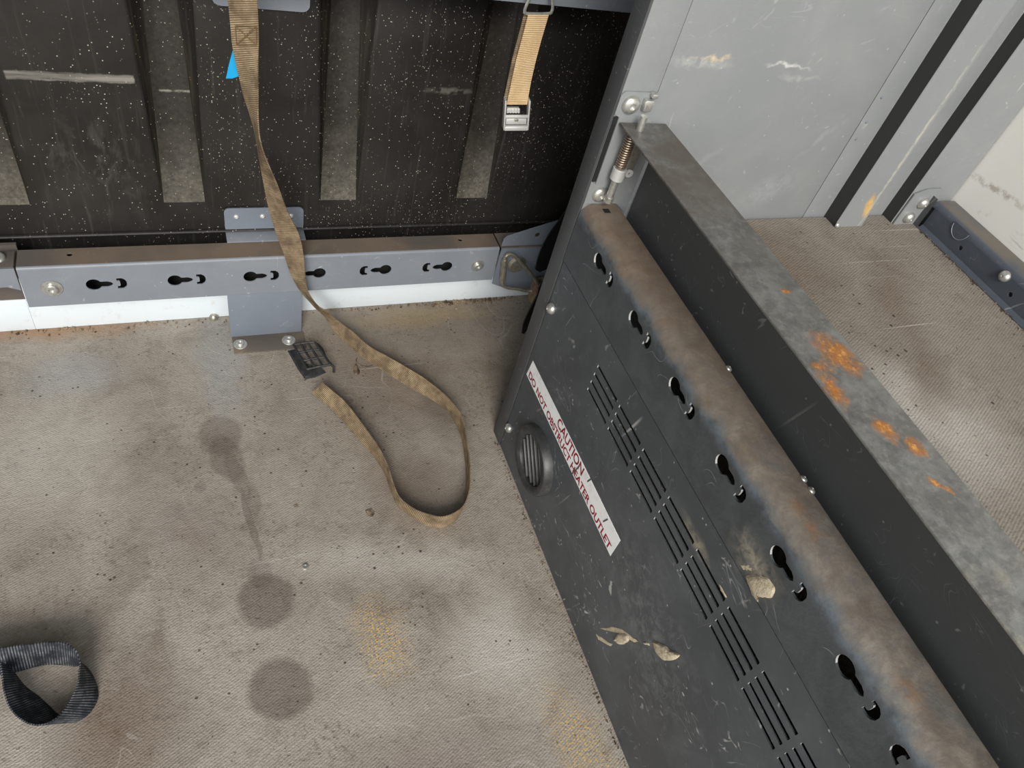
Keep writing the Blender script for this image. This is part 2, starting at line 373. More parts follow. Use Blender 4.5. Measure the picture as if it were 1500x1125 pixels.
mm = Mat('outlet_black_plastic', srgb(48, 49, 50), .42, 0, .5); mm.mix(mm.noise(70, 4, .7, lo=.45, hi=.7), srgb(88, 86, 82), .5); M['outlet'] = mm.done()
mm = Mat('clay_smear', srgb(196, 184, 160), .95, 0, .1); mm.mix(mm.noise(170, 4, .7, lo=.4, hi=.65), srgb(150, 138, 114), .7)
mm.high(mm.wave(170, mm.vec(rot=(.5, 0, 0)), 3, det=3), .5).high(mm.noise(260, 4, .7, lo=.3, hi=.8), 1.); M['clay'] = mm.done(.6)
M['blue'] = Mat('blue_tag', srgb(20, 158, 214), .5, 0, .4).done()
M['inside'] = Mat('shaded_inside', srgb(36, 36, 36), .7, 0, .3).done()  # dark tone paints in the shade seen through holes and slots
M['lining'] = Mat('pale_van_wall_paint', srgb(200, 200, 198), .8, 0, .2).done()
M['roof'] = Mat('roof_lining', srgb(120, 120, 118), .8, 0, .2).done()
mm = Mat('grit', srgb(140, 124, 104), .9, 0, .2); mm.mix(mm.noise(60, 3, lo=.4, hi=.6), srgb(74, 60, 48)); M['grit'] = mm.done()
mm = Mat('pale_chip', srgb(186, 172, 148), .9, 0, .2); M['chip'] = mm.done()

def webbing(name, base, dark, light, pitch):
    m = Mat(name, base, .8, 0, .25)
    v = m.vec((1 / pitch / (2 * PI) * .3142 * 10, 1, 1), src='UV')     # one rib per pitch
    w = m.wave(1, v, .25, lo=.1, hi=.9, det=2, dscale=2)
    m.mix(m.noise(34, 5, .7, .3, lo=.42, hi=.66), dark, .75)
    inv = m.math('SUBTRACT', 1, w)
    m.mix(inv, dark, .5)
    m.mix(m.mul(w, m.noise(60, 4, .6, v=m.vec(loc=(3, 1, 2)), lo=.42, hi=.65)), light, .6)
    m.high(w, 1.)
    m.high(m.noise(500, 2, .5, lo=.2, hi=.8), .3)
    return m.done(.7, .0015)
M['tanweb'] = webbing('tan_webbing', srgb(148, 128, 101), srgb(86, 71, 56), srgb(206, 185, 150), .0042)
M['goldweb'] = webbing('clean_tan_webbing', srgb(226, 198, 154), srgb(200, 166, 120), srgb(240, 216, 176), .0042)
M['blackweb'] = webbing('black_webbing', srgb(60, 63, 68), srgb(24, 26, 29), srgb(150, 152, 156), .0048)  # grey sheen on the ribs and shade between them painted into these tones
M['rubber'] = Mat('black_strip', srgb(22, 22, 22), .6, 0, .3).done()
M['litedge'] = Mat('lit_punched_edge', srgb(196, 196, 194), .4, .2, .5).done()  # painted brightness for the hole walls that catch the light
M['stitch'] = Mat('stitching_thread', srgb(112, 90, 60), .9, 0, .2).done()

# ------------------------------------------------------------------ object helpers
def smooth(me, ang=35):
    for p in me.polygons: p.use_smooth = True
    me.set_sharp_from_angle(angle=math.radians(ang))
def obj(name, me, mat, parent=None, smooth_angle=35):
    """mesh in world metres; under a parent its origin is the thing's base"""
    mats = mat if isinstance(mat, (list, tuple)) else [mat]
    for q in mats: me.materials.append(M[q])
    if smooth_angle: smooth(me, smooth_angle)
    o = bpy.data.objects.new(name, me); COL.objects.link(o)
    if parent is not None:
        o.parent = parent
        o.location = -base_of(parent) if parent.parent is None else (0, 0, 0)
    return o
def base_of(o):
    while o.parent is not None: o = o.parent
    return o.location.copy()
def tag(o, label, cat, group=None):
    o['label'] = label; o['category'] = cat
    if group: o['group'] = group
    return o
def thing(name, loc, label, cat, group=None):
    o = bpy.data.objects.new(name, None); COL.objects.link(o); o.location = loc
    o.empty_display_size = .02
    return tag(o, label, cat, group)
def solo(name, me, mat, label, cat, group=None, sa=35):
    """one-mesh thing: move its origin to its base"""
    xs = [v.co for v in me.vertices]
    c = Vector(((min(v.x for v in xs) + max(v.x for v in xs)) / 2, (min(v.y for v in xs) + max(v.y for v in xs)) / 2, min(v.z for v in xs)))
    me.transform(Matrix.Translation(-c))
    o = obj(name, me, mat, None, sa); o.location = c
    return tag(o, label, cat, group)
def struct(name, me, mat, sa=35):
    o = obj(name, me, mat, None, sa); o['kind'] = 'structure'; return o
def mesh(v, f, name='mesh'):
    me = bpy.data.meshes.new(name); me.from_pydata([tuple(x) for x in v], [], f); me.validate(); me.update(); return me
def from_bm(bm):
    me = bpy.data.meshes.new('mesh'); bmesh.ops.recalc_face_normals(bm, faces=bm.faces); bm.to_mesh(me); bm.free(); return me
def box(x0, x1, y0, y1, z0, z1, bev=0, seg=2, bm=None):
    own = bm is None
    b = bmesh.new()
    vs = [b.verts.new(p) for p in ((x0, y0, z0), (x1, y0, z0), (x1, y1, z0), (x0, y1, z0), (x0, y0, z1), (x1, y0, z1), (x1, y1, z1), (x0, y1, z1))]
    for f in ((0, 3, 2, 1), (4, 5, 6, 7), (0, 1, 5, 4), (1, 2, 6, 5), (2, 3, 7, 6), (3, 0, 4, 7)): b.faces.new([vs[i] for i in f])
    if bev: bmesh.ops.bevel(b, geom=b.edges[:], offset=bev, segments=seg, affect='EDGES', profile=.5)
    return from_bm(b)
def join(*ms, mats=None):
    bm = bmesh.new()
    for i, me in enumerate(ms):
        n = len(bm.faces); bm.from_mesh(me)
        if mats is not None:
            bm.faces.ensure_lookup_table()
            for f in bm.faces[n:]: f.material_index = mats[i]
    me = bpy.data.meshes.new('mesh'); bm.to_mesh(me); bm.free()
    return me
def basis(a, b, c, o=(0, 0, 0)):
    m = Matrix((a, b, c)).transposed().to_4x4(); m.translation = o; return m
YZ = lambda x: basis((0, 1, 0), (0, 0, 1), (1, 0, 0), (x, 0, 0))     # plate lying in y,z ; thickness along x
XZ = lambda y: basis((1, 0, 0), (0, 0, 1), (0, -1, 0), (0, y, 0))    # plate lying in x,z
XY = lambda z: basis((1, 0, 0), (0, 1, 0), (0, 0, 1), (0, 0, z))
def plate(outer, holes, t, mtx):
    cu = bpy.data.curves.new('outline', 'CURVE'); cu.dimensions = '2D'; cu.fill_mode = 'BOTH'; cu.extrude = t / 2
    for pts in [outer] + list(holes):
        sp_ = cu.splines.new('POLY'); sp_.points.add(len(pts) - 1)
        for q, p in zip(sp_.points, pts): q.co = (p[0], p[1], 0, 1)
        sp_.use_cyclic_u = True
    ob = bpy.data.objects.new('outline', cu); COL.objects.link(ob)
    dg = bpy.context.evaluated_depsgraph_get()
    me = bpy.data.meshes.new_from_object(ob.evaluated_get(dg))
    bpy.data.objects.remove(ob); bpy.data.curves.remove(cu)
    bm = bmesh.new(); bm.from_mesh(me); bmesh.ops.remove_doubles(bm, verts=bm.verts, dist=1e-6)
    bpy.data.meshes.remove(me)
    me = from_bm(bm); me.transform(mtx); return me
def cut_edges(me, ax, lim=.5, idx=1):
    """punched hole walls facing the light get a brighter metal, lit look painted in"""
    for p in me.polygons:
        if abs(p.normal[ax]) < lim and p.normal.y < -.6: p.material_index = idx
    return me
def rect(x0, x1, y0, y1, r_=0, n=5):
    if not r_: return [(x0, y0), (x1, y0), (x1, y1), (x0, y1)]
    out = []
    for cx, cy, a in ((x1 - r_, y0 + r_, -90), (x1 - r_, y1 - r_, 0), (x0 + r_, y1 - r_, 90), (x0 + r_, y0 + r_, 180)):
        for i in range(n + 1):
            t = math.radians(a + 90 * i / n); out.append((cx + r_ * math.cos(t), cy + r_ * math.sin(t)))
    return out
def circ(x, y, r_, n=16): return [(x + r_ * math.cos(2 * PI * i / n), y + r_ * math.sin(2 * PI * i / n)) for i in range(n)]
def keyhole(cx, cy, d, r_=.011, ln=.027):
    p = [(r_ * math.cos(math.radians(a)), r_ * math.sin(math.radians(a))) for a in range(30, 331, 20)]
    k = r_ / .011
    p += [(.012 * k, -.0055 * k), (.019 * k, -.0056 * k), (ln * .90, -.0034 * k), (ln, 0), (ln * .90, .0034 * k), (.019 * k, .0056 * k), (.012 * k, .0055 * k)]
    return [(cx + d * x, cy + y) for x, y in p]
def cslot(cx, cy, d, k=1.):
    p = [(-.004, .0105), (.0035, .0105), (.0075, .0075), (.0095, .0035), (.0095, -.0035), (.0075, -.0075), (.0035, -.0105), (-.004, -.0105), (-.004, -.0052), (-.0008, -.0052), (.0004, -.0036), (.0004, .0036), (-.0008, .0052), (-.004, .0052)]
    return [(cx + d * x * k, cy + y * k) for x, y in p]
def sweep(profile, axis, a0, a1, t=0):
    """open 2-D profile drawn along an axis; thickness t by a second offset copy"""
    n = len(profile); v = []; f = []
    def P(p, a): return (p[0], a, p[1]) if axis == 'y' else (a, p[0], p[1])
    off = []
    if t:
        for i in range(n):
            d0 = Vector(profile[min(i + 1, n - 1)]) - Vector(profile[max(i - 1, 0)]); d0.normalize()
            off.append((profile[i][0] - d0.y * t, profile[i][1] + d0.x * t))
    loops = [profile] + ([off[::-1]] if t else [])
    pts = [q for l in loops for q in l]; m_ = len(pts)
    for a in (a0, a1): v += [P(q, a) for q in pts]
    for i in range(m_ if t else n - 1):
        j = (i + 1) % m_; f.append((i, j, m_ + j, m_ + i))
    if t: f += [tuple(range(m_))[::-1], tuple(range(m_, 2 * m_))]
    bm = bmesh.new(); me = mesh(v, f); bm.from_mesh(me); return from_bm(bm)
def lathe(prof, n=20):
    """profile of (radius, height) spun about z"""
    v = []; f = []
    for i in range(n):
        a = 2 * PI * i / n
        v += [(r_ * math.cos(a), r_ * math.sin(a), h) for r_, h in prof]
    k = len(prof)
    for i in range(n):
        j = (i + 1) % n
        for q in range(k - 1): f.append((i * k + q, j * k + q, j * k + q + 1, i * k + q + 1))
    bm = bmesh.new(); me = mesh(v, f); bm.from_mesh(me)
    bmesh.ops.remove_doubles(bm, verts=bm.verts, dist=1e-7)
    return from_bm(bm)
def tube(pts, r_, n=8, closed=False, caps=True):
    pts = [Vector(p) for p in pts]; v = []; f = []; N = len(pts)
    up = None
    for i, p in enumerate(pts):
        a = pts[(i - 1) % N] if (closed or i) else p; b = pts[(i + 1) % N] if (closed or i < N - 1) else p
        t = (b - a).normalized()
        if up is None: up = t.orthogonal().normalized()
        up = (up - t * up.dot(t)).normalized(); s_ = t.cross(up)
        rr = r_[i] if isinstance(r_, (list, tuple)) else r_
        v += [p + (up * math.cos(2 * PI * k / n) + s_ * math.sin(2 * PI * k / n)) * rr for k in range(n)]
    for i in range(N if closed else N - 1):
        j = (i + 1) % N
        for k in range(n):
            l = (k + 1) % n; f.append((i * n + k, i * n + l, j * n + l, j * n + k))
    if caps and not closed: f += [tuple(range(n))[::-1], tuple(range((N - 1) * n, N * n))]
    bm = bmesh.new(); bm.from_mesh(mesh(v, f)); return from_bm(bm)
def catmull(pts, k=6, closed=False):
    out = []; N = len(pts)
    for i in range(N if closed else N - 1):
        g = lambda j: pts[j % N] if closed else pts[min(max(j, 0), N - 1)]
        p0, p1, p2, p3 = g(i - 1), g(i), g(i + 1), g(i + 2)
        for s_ in range(k):
            t = s_ / k
            out.append(.5 * ((2 * p1) + (p2 - p0) * t + (2 * p0 - 5 * p1 + 4 * p2 - p3) * t * t + (3 * p1 - p0 - 3 * p2 + p3) * t ** 3))
    if not closed: out.append(pts[-1])
    return out
def ribbon(A, B, t=.0016, k=6, nc=4, crown=.0):
    A = catmull(A, k); B = catmull(B, k); n = len(A); L = [0.]
    for i in range(1, n): L.append(L[-1] + ((A[i] + B[i]) / 2 - (A[i - 1] + B[i - 1]) / 2).length)
    v = []; f = []; uv = []
    m_ = nc + 1
    for side in (0, 1):
        for i in range(n):
            T = ((A[min(i + 1, n - 1)] + B[min(i + 1, n - 1)]) - (A[max(i - 1, 0)] + B[max(i - 1, 0)])).normalized()
            Wd = (B[i] - A[i]); nn = T.cross(Wd).normalized()
            for c in range(m_):
                u = c / nc
                p = A[i].lerp(B[i], u) + nn * ((t / 2 if side == 0 else -t / 2) + crown * math.sin(PI * u))
                v.append(p); uv.append((L[i], u))
    off = n * m_
    for i in range(n - 1):
        for c in range(nc):
            a, b, c2, d = i * m_ + c, i * m_ + c + 1, (i + 1) * m_ + c + 1, (i + 1) * m_ + c
            f.append((a, d, c2, b)); f.append((off + a, off + b, off + c2, off + d))
        for c in (0, nc):
            a, d = i * m_ + c, (i + 1) * m_ + c
            f.append((a, off + a, off + d, d) if c == 0 else (a, d, off + d, off + a))
    for i in (0, n - 1):
        for c in range(nc):
            a, b = i * m_ + c, i * m_ + c + 1
            f.append((a, b, off + b, off + a) if i == 0 else (a, off + a, off + b, b))
    me = bpy.data.meshes.new('mesh'); me.from_pydata([tuple(x) for x in v], [], f); me.update()
    ul = me.uv_layers.new(name='UVMap')
    for lp in me.loops: ul.data[lp.index].uv = uv[lp.vertex_index]
    bm = bmesh.new(); bm.from_mesh(me); bmesh.ops.recalc_face_normals(bm, faces=bm.faces); bm.to_mesh(me); bm.free()
    return me
def blob(outline, h, mtx, rough_=.3):
    """thin irregular raised patch on a plane: outline ring, raised inner ring, centre"""
    n = len(outline); cx = sum(p[0] for p in outline) / n; cy = sum(p[1] for p in outline) / n
    v = [(x, y, 0) for x, y in outline]
    for s_, hh in ((.86, .8), (.5, 1.)):
        v += [(cx + (x - cx) * s_, cy + (y - cy) * s_, h * hh * (1 - rough_ * random.random())) for x, y in outline]
    v.append((cx, cy, h)); f = [tuple(range(n))[::-1]]
    for q in (0, 1):
        for i in range(n): f.append((q * n + i, q * n + (i + 1) % n, (q + 1) * n + (i + 1) % n, (q + 1) * n + i))
    f += [(2 * n + i, 2 * n + (i + 1) % n, 3 * n) for i in range(n)]
    me = mesh(v, f); me.transform(mtx); return me

# shared fastener meshes, axis = local +z
def recess(r_, h): return [(r_ * .50, h), (r_ * .46, h - .0026), (0, h - .0026)]
ME = {}
ME['washer_bolt'] = lathe([(.0145, 0), (.0150, .0008), (.0145, .0018), (.0085, .0022), (.0085, .0058), (.0074, .0070)] + recess(.0085, .0070), 24)
ME['bolt'] = lathe([(.0105, 0), (.0110, .001), (.0100, .0035), (.0070, .0055)] + recess(.008, .0060), 20)
ME['rivet'] = lathe([(.0042, 0), (.0042, .0008), (.0034, .0022), (.0020, .0028), (.0014, .0016), (0, .0016)], 14)
ME['dome'] = lathe([(.0085, 0), (.0088, .0015), (.0076, .0048), (.0045, .0070), (.0020, .0078), (.0018, .0068), (0, .0068)], 18)
for k_ in ME: smooth(ME[k_], 40)
def fastener(kind, name, p, nrm, parent, mat='zinc', s_=1.):
    me = ME[kind + mat] if kind + mat in ME else ME[kind].copy()
    ME[kind + mat] = me
    if not me.materials: me.materials.append(M[mat])
    o = bpy.data.objects.new(name, me); COL.objects.link(o)
    o.rotation_euler = Vector(nrm).to_track_quat('Z', 'Y').to_euler(); o.scale = (s_,) * 3
    o.parent = parent
    root = parent
    w = Vector(p)
    pl_ = base_of(parent) if parent.parent is None else Vector((0, 0, 0))
    o.location = w - pl_
    return o

# ================================================================== THE VAN BODY
YB = 1.060                     # black liner face
XR = 1.085                     # white side wall
floor_ = struct('floor', box(-1.10, XR + .01, -.34, 1.10, -.04, 0), 'floor', 0)
struct('wall_right', box(XR, XR + .03, -.34, 1.10, 0, 1.95), 'whitewall', 0)
struct('wall_left', box(-1.13, -1.10, -.34, 1.10, 0, 1.95), 'lining', 0)
struct('ceiling', box(-1.13, XR + .03, -.34, 1.10, 1.95, 1.98), 'roof', 0)
# white sill strip under the rail, with the notch at its left joint
struct('trim_1', join(box(-.257, XR - .005, 1.042, 1.058, 0, .112, .0015), box(-1.09, -.2568, 1.042, 1.058, .0, .067, .0015)), 'sill')

# black liner: pressed channels that run out flush above the lip
def liner():
    cs = [-.965, -.725, -.485, -.245, -.005, .236, .478, .72]
    zs = [.182, .20, .226, .236, .262, .30, .36, .44, .56, .8, 1.2, 1.93]
    xs_n = []
    v = []; f = []
    rows = []
    for z in zs:
        # depth grows from the foot upward
        t = min(max((z - .232) / .035, 0), 1); t2 = min(max((z - .232) / .33, 0), 1)
        dep = .004 * t + .020 * t2
        row = [(-1.09, YB)]
        for c in cs:
            ho = .031 + .0085 * t2; hi_ = .0300 - .010 * t2
            row += [(c - ho - .004, YB), (c - ho, YB + .0012 * t), (c - hi_, YB + dep), (c + hi_, YB + dep), (c + ho, YB + .0012 * t), (c + ho + .004, YB)]
        row.append((1.08, YB)); rows.append([(x, y, z) for x, y in row])
    # lip turned forward at the foot
    foot = [(x, 1.0595 if 0 else YB - .006, .1795) for x, y, z in rows[0]]
    foot2 = [(x, YB + .02, .1775) for x, y, z in rows[0]]
    rows = [foot2, foot, ] + rows
    n = len(rows[0]); mi = []
    for r_ in rows: v += r_
    for i in range(len(rows) - 1):
        for j in range(n - 1):
            f.append((i * n + j, i * n + j + 1, (i + 1) * n + j + 1, (i + 1) * n + j))
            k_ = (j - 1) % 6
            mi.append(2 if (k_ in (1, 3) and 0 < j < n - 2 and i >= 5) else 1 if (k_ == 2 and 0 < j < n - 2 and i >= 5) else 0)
    me = mesh(v, f)
    for p_, q_ in zip(me.polygons, mi): p_.material_index = q_
    return me
wb = struct('wall_back', box(-1.12, XR + .02, 1.095, 1.11, 0, 1.95), 'liner', 0)
obj('liner_lip', tube([(-1.09, 1.0545, .1825), (1.07, 1.0545, .1825)], .0028, 8), 'liner', wb).location = (0, 0, 0)
lm = obj('liner_panel', liner(), ['liner', 'linerdustlit', 'linershade'], wb, 62)
lm.location = (0, 0, 0)

# ================================================================== LASHING RAILS on the back wall
RY, RZ0, RZ1 = .986, .1015, .1785
def lashing_rail(x0, x1, z0, z1, keys, t=.002, top=True, z0b=None):
    holes = []
    for cx, d in keys: holes += [keyhole(cx, (z0 + z1) / 2, d), cslot(cx + d * .0360, (z0 + z1) / 2, d)]
    face = plate(rect(x0, x1, z0, z1 - .004), holes, t, XZ(RY + t / 2))
    R_ = .004
    prof = [(RY, z1 - R_)] + [(RY + R_ - R_ * math.cos(a), z1 - R_ + R_ * math.sin(a)) for a in (PI / 8, PI / 4, 3 * PI / 8)] + [(RY + R_, z1), (1.0282, z1), (1.0282, z1 - .012)]
    topm = sweep(prof, 'x', x0, x1)
    back = join(box(x0, x1, 1.026, 1.028, z0, z1 - .003), box(x0, x1, RY + t, 1.028, z0, z0 + .002), box(x0, x0 + .002, RY + t, 1.028, z0, z1 - .003), box(x1 - .002, x1, RY + t, 1.028, z0, z1 - .003))
    return face, topm, back
keysL = [(-.1477, 1), (-.0330, 1), (.0817, 1)]; keysR = [(.1940, -1), (.3093, -1), (.4235, -1)]
t = thing('lashing_rail', (.14, RY, .1), 'slate grey lashing rail with six keyholes running above the white sill', 'rail', 'lashing rails on the back wall')
fa, tp, bk = lashing_rail(-.242, .521, RZ0, RZ1, keysL + keysR)
obj('rail_face', fa, 'rail', t)
tp_ = plate([(-.242, RY + .004), (.521, RY + .004), (.521, 1.0282), (-.242, 1.0282)], [circ(-.174, 1.0135, .004, 10), circ(.4513, 1.0135, .004, 10)], .002, XY(RZ1 - .001))
lipm = sweep([(RY, RZ1 - .004), (RY + .0003, RZ1 - .0025), (RY + .0012, RZ1 - .0012), (RY + .0025, RZ1 - .0003), (RY + .004, RZ1)], 'x', -.242, .521)
o = obj('rail_bend', lipm, 'rail', t, 60)
o = obj('rail_top', tp_, 'raildust', t); o['label'] = 'brown dust covered top flange of rail'
obj('rail_back', bk, 'inside', t)
fastener('washer_bolt', 'bolt', (-.2044, RY, .138), (0, -1, 0), t)
fastener('washer_bolt', 'bolt', (.4845, RY, .139), (0, -1, 0), t, 'zinc', .85)
# foot bracket dropping from the rail to the floor
bx0, bx1 = .0432, .1655
fb = obj('foot_bracket', box(bx0, bx1, .9858, .988, .0, .1012, .0005), 'plate', t)
ft = obj('foot', box(bx0 + .002, bx1 + .003, .945, .9862, .0, .0024, .0006), 'raildust', fb)
fb['label'] = 'slate plate bent onto the floor under the rail'
fastener('washer_bolt', 'bolt', (.0573, .9655, .0024), (0, 0, 1), fb, 'zinc', .8)
fastener('washer_bolt', 'bolt', (.1401, .9655, .0024), (0, 0, 1), fb, 'zinc', .8)

t = thing('lashing_rail', (-.67, RY, .1), 'short-faced slate lashing rail butting the keyhole rail, open underneath', 'rail', 'lashing rails on the back wall')
obj('rail_face', plate([(-1.09, .139), (-.30, .139), (-.262, .1395), (-.2455, .132), (-.2455, .1745), (-1.09, .1745)], [], .002, XZ(.992)), 'rail', t)
obj('rail_top', box(-1.09, -.2455, .991, 1.0282, .1755, .1775, .0005), 'raildust', t)
obj('rail_back', box(-1.09, -.2455, 1.044, 1.050, .066, .176), 'raildust', t)
fastener('bolt', 'bolt', (-.2665, 1.012, .1775), (0, -.4, 1), t, 'zinc', 1.0)

t = thing('lashing_rail', (.0, RY, .613), 'upper slate lashing rail from which the buckle strap hangs', 'rail', 'lashing rails on the back wall')
fa, tp, bk = lashing_rail(-1.08, 1.05, .613, .690, [(k + q * .763, d) for q in (-1, 0, 1) for k, d in (keysL + keysR) if -1.0 < k + q * .763 < 1.0])
obj('rail_face', fa, 'rail', t)
obj('rail_top', tp, 'rail', t)
obj('rail_back', bk, 'inside', t)

# brackets riveted to the black liner
t = thing('panel_bracket', (.114, 1.057, .179), 'slate riveted bracket joining black liner to keyhole rail top', 'bracket', 'liner brackets')
obj('plate', plate(rect(.0515, .1775, .181, .2265, .008), [], .002, XZ(1.0555)), 'plate', t)
o = obj('flange', box(.0515, .1775, 1.026, 1.0565, .1795, .1815, .0006), 'rail', t)
for x in (.070, .111, .157): fastener('rivet', 'rivet', (x, 1.0545, .2105), (0, -1, 0), t, 'cast', 1.0)
t = thing('panel_bracket', (.119, 1.057, .547), 'slate bracket plate behind the upper end of the tan strap', 'bracket', 'liner brackets')
obj('plate', plate(rect(.057, .1815, .547, .610, .010), [], .002, XZ(1.0555)), 'rail', t)
obj('flange', box(.057, .1815, 1.026, 1.0565, .610, .6125, .0006), 'rail', t)
for x in (.075, .119, .163): fastener('rivet', 'rivet', (x, 1.0545, .586), (0, -1, 0), t, 'cast', 1.0)

# corner plate with ring to the right of the rail
t = thing('corner_plate', (.59, .98, .08), 'dark slate corner plate beside the rail end carrying a lashing ring', 'plate')
obj('plate', plate([(.5225, .0935), (.5235, .1785), (.70, .1785), (.70, .046), (.56, .076)], [circ(.57, .137, .004, 10)], .002, XZ(.984)), 'plate', t)
obj('gusset', plate([(.5245, .180), (.526, .196), (.532, .2025), (.63, .236), (.70, .245), (.70, .180)], [circ(.592, .203, .005, 10)], .002, XZ(.990)), 'plate', t)
obj('top_flange', box(.5235, .70, .985, 1.028, .1775, .1795), 'raildust', t)
o = obj('ring_boss', lathe([(.019, 0), (.019, .002), (.013, .005), (.013, .008), (0, .008)], 24), 'oldzinc', t)
o.data.transform(Matrix.Translation((.562, .983, .140)) @ Matrix.Rotation(PI / 2, 4, 'X'))
ring_pts = [Vector(p) for p in ((.5305, .974, .166), (.5335, .972, .136), (.5365, .970, .106), (.547, .969, .095), (.570, .967, .091), (.594, .963, .087), (.610, .958, .094), (.606, .957, .108), (.590, .962, .128), (.566, .969, .152), (.549, .973, .168), (.538, .975, .172))]
t = thing('lashing_ring', (.57, .967, .087), 'steel triangular lashing ring on the dark corner plate', 'ring')
obj('ring_wire', tube(catmull(ring_pts, 4, True), .0037, 8, True), 'oldzinc', t)
obj('sleeve', tube([(.5302, .9742, .160), (.5355, .9705, .113)], .0058, 10), 'oldzinc', t)
t = thing('tie_webbing', (.64, .955, .06), 'ribbed tan webbing looped through the lashing ring', 'strap')
obj('loop', ribbon([Vector((.600, .972, .085)), Vector((.596, .957, .072)), Vector((.603, .943, .068)), Vector((.63, .938, .058)), Vector((.68, .94, .045)), Vector((.74, .95, .04))],
                   [Vector((.607, .976, .112)), Vector((.603, .957, .106)), Vector((.611, .943, .100)), Vector((.638, .938, .092)), Vector((.69, .94, .085)), Vector((.75, .95, .08))], .002, 6), 'tanweb', t)
obj('tail', ribbon([Vector((.602, .966, .088)), Vector((.62, .968, .090)), Vector((.66, .962, .095)), Vector((.74, .955, .10))],
                   [Vector((.608, .968, .114)), Vector((.626, .968, .117)), Vector((.666, .962, .124)), Vector((.745, .955, .13))], .002, 5), 'tanweb', t)
bk_px = [(768, 483, .030), (779, 452, .034), (792, 425, .034)]
A = [Vector((.5735, .905, .030)), Vector((.572, .897, .055)), Vector((.580, .89, .10)), Vector((.600, .88, .16)), Vector((.63, .87, .23)), Vector((.66, .86, .32)), Vector((.70, .85, .42))]
B = [Vector((.582, .903, .036)), Vector((.600, .895, .062)), Vector((.612, .888, .105)), Vector((.630, .878, .165)), Vector((.66, .868, .235)), Vector((.69, .858, .325)), Vector((.73, .848, .425))]
A = [on(764, 487, 2, .004), on(768, 470, 1, .895), on(785, 435, 1, .885), on(800, 410, 1, .875)] + [Vector((.66, .87, .20)), Vector((.68, .86, .3))]
B = [on(768, 488, 2, .004), on(781, 470, 1, .90), on(803, 440, 1, .89), on(820, 410, 1, .88)] + [Vector((.70, .872, .20)), Vector((.72, .86, .3))]
solo('rubber_strip', ribbon(A, B, .003, 6), 'rubber', 'thin black strip drooping to the floor behind the charcoal post', 'strip')
A = [on(784, 394, 1, .93), on(790, 372, 1, .93), on(803, 345, 1, .93), on(822, 318, 1, .93), on(840, 290, 1, .93)]
B = [on(790, 398, 1, .93), on(806, 390, 1, .93), on(822, 370, 1, .93), on(842, 340, 1, .93), on(860, 310, 1, .93)]
solo('rubber_strip', ribbon(A, B, .003, 6), 'rubber', 'black strip end hanging in front of the corner plate gusset', 'strip')

# ================================================================== SHELF UNIT
XP = .4515; YE = .675; ZT = .473; YN = -.20
su = thing('shelf_unit', (.75, .25, 0), 'charcoal and grey steel van shelf unit with slotted heater cover along the right wall', 'shelf unit')
# --- heater cover with vent slots
slots = []
for g in range(-1, 11):
    y1 = .5215 - .0661 * g if g >= 0 else None
    if y1 is None: continue
    if y1 - .0588 < YN + .02: break
    for rz in (.3685, .3540, .3395, .3250):
        slots.append(rect(y1 - .0588, y1, rz - .0029, rz + .0029, .0012, 2))
oc = (.562, .110)
cover = plate([(YN, .003), (.6705, .003), (.6705, .4135), (YN, .4135)], slots + [circ(oc[0], oc[1], .046, 28)], .0018, YZ(XP + .0018))
hc = obj('heater_cover', cut_edges(cover, 0), ['cover', 'litedge'], su); hc['label'] = 'scratched charcoal cover panel with rows of vent slots'
for p in ((.6595, .338), (.6607, .0645)): fastener('dome', 'screw', (XP + .001, p[0], p[1]), (-1, 0, 0), hc, 'zinc', 1.0)
# --- keyhole rail with rounded dusty top
keys = []
for i in range(6):
    y = .5990 - .1022 * i
    keys += [keyhole(y, .4740, -1, .0102, .0245), cslot(y - .0338, .4740, -1, .90)]
for i in range(2):                                                  # beyond the middle the punching is mirrored
    y = -.0163 - .1022 * i
    keys += [keyhole(y, .4740, 1, .0102, .0245), cslot(y + .0338, .4740, 1, .90)]
face = plate([(YN, .4155), (.6715, .4155), (.6715, .486), (YN, .486)], keys, .0024, YZ(XP + .0012))
R_ = .019
arc = [(XP + R_ - R_ * math.cos(a * PI / 16), .486 + R_ * math.sin(a * PI / 16)) for a in range(9)]
bend = sweep(arc + [(.497, .505), (.5005, .5042), (.5018, .5015), (.502, .49), (.502, ZT - .01)], 'y', YN, .6715)
bmi = len(bend.polygons)
tops = obj('front_rail', join(cut_edges(face, 0), bend), ['frontrail', 'litedge'], su, 50); tops['label'] = 'keyhole rail with rounded brown worn top'
obj('rail_slot', box(.4745, .483, .652, .660, .5047, .5054), 'inside', su)
for p in ((.4985, .386), (.4985, .245), (.4985, .232)): fastener('rivet', 'rivet', (p[0] + .0025, p[1], .5035), (.6, 0, 1), su, 'zinc', 1.0)
# --- post and end panel (pressed ribs)
obj('corner_post', box(XP, XP + .003, YE - .001, .7035, .0, 1.7, .0008), 'charcoal', su)
obj('post_face', box(XP + .0031, .5005, YE - .0012, YE + .003, .0, 1.7, .001), 'endpanel', su)
ep = obj('end_panel', box(.5015, .8310, YE - .0002, YE + .003, .0, 1.7, .0008), 'endpanel', su)
prof = [(.8316, YE), (.8705, YE), (.8715, YE - .001), (.8715, .6485), (.8725, .6475), (.9250, .6475), (.9260, .6485), (.9260, YE), (.9550, YE)]
def vsweep(prof, z0, z1, t_=.0022):
    n = len(prof); v = []; f = []
    for z in (z0, z1): v += [(x, y, z) for x, y in prof] 
    for i in range(n - 1): f.append((i, i + 1, n + i + 1, n + i))
    me = mesh(v, f); me.polygons[2].material_index = 1
    return me
r1 = obj('pressed_rib', vsweep(prof, ZT - .004, 1.7), ['endrib', 'ribflank'], su, 20)
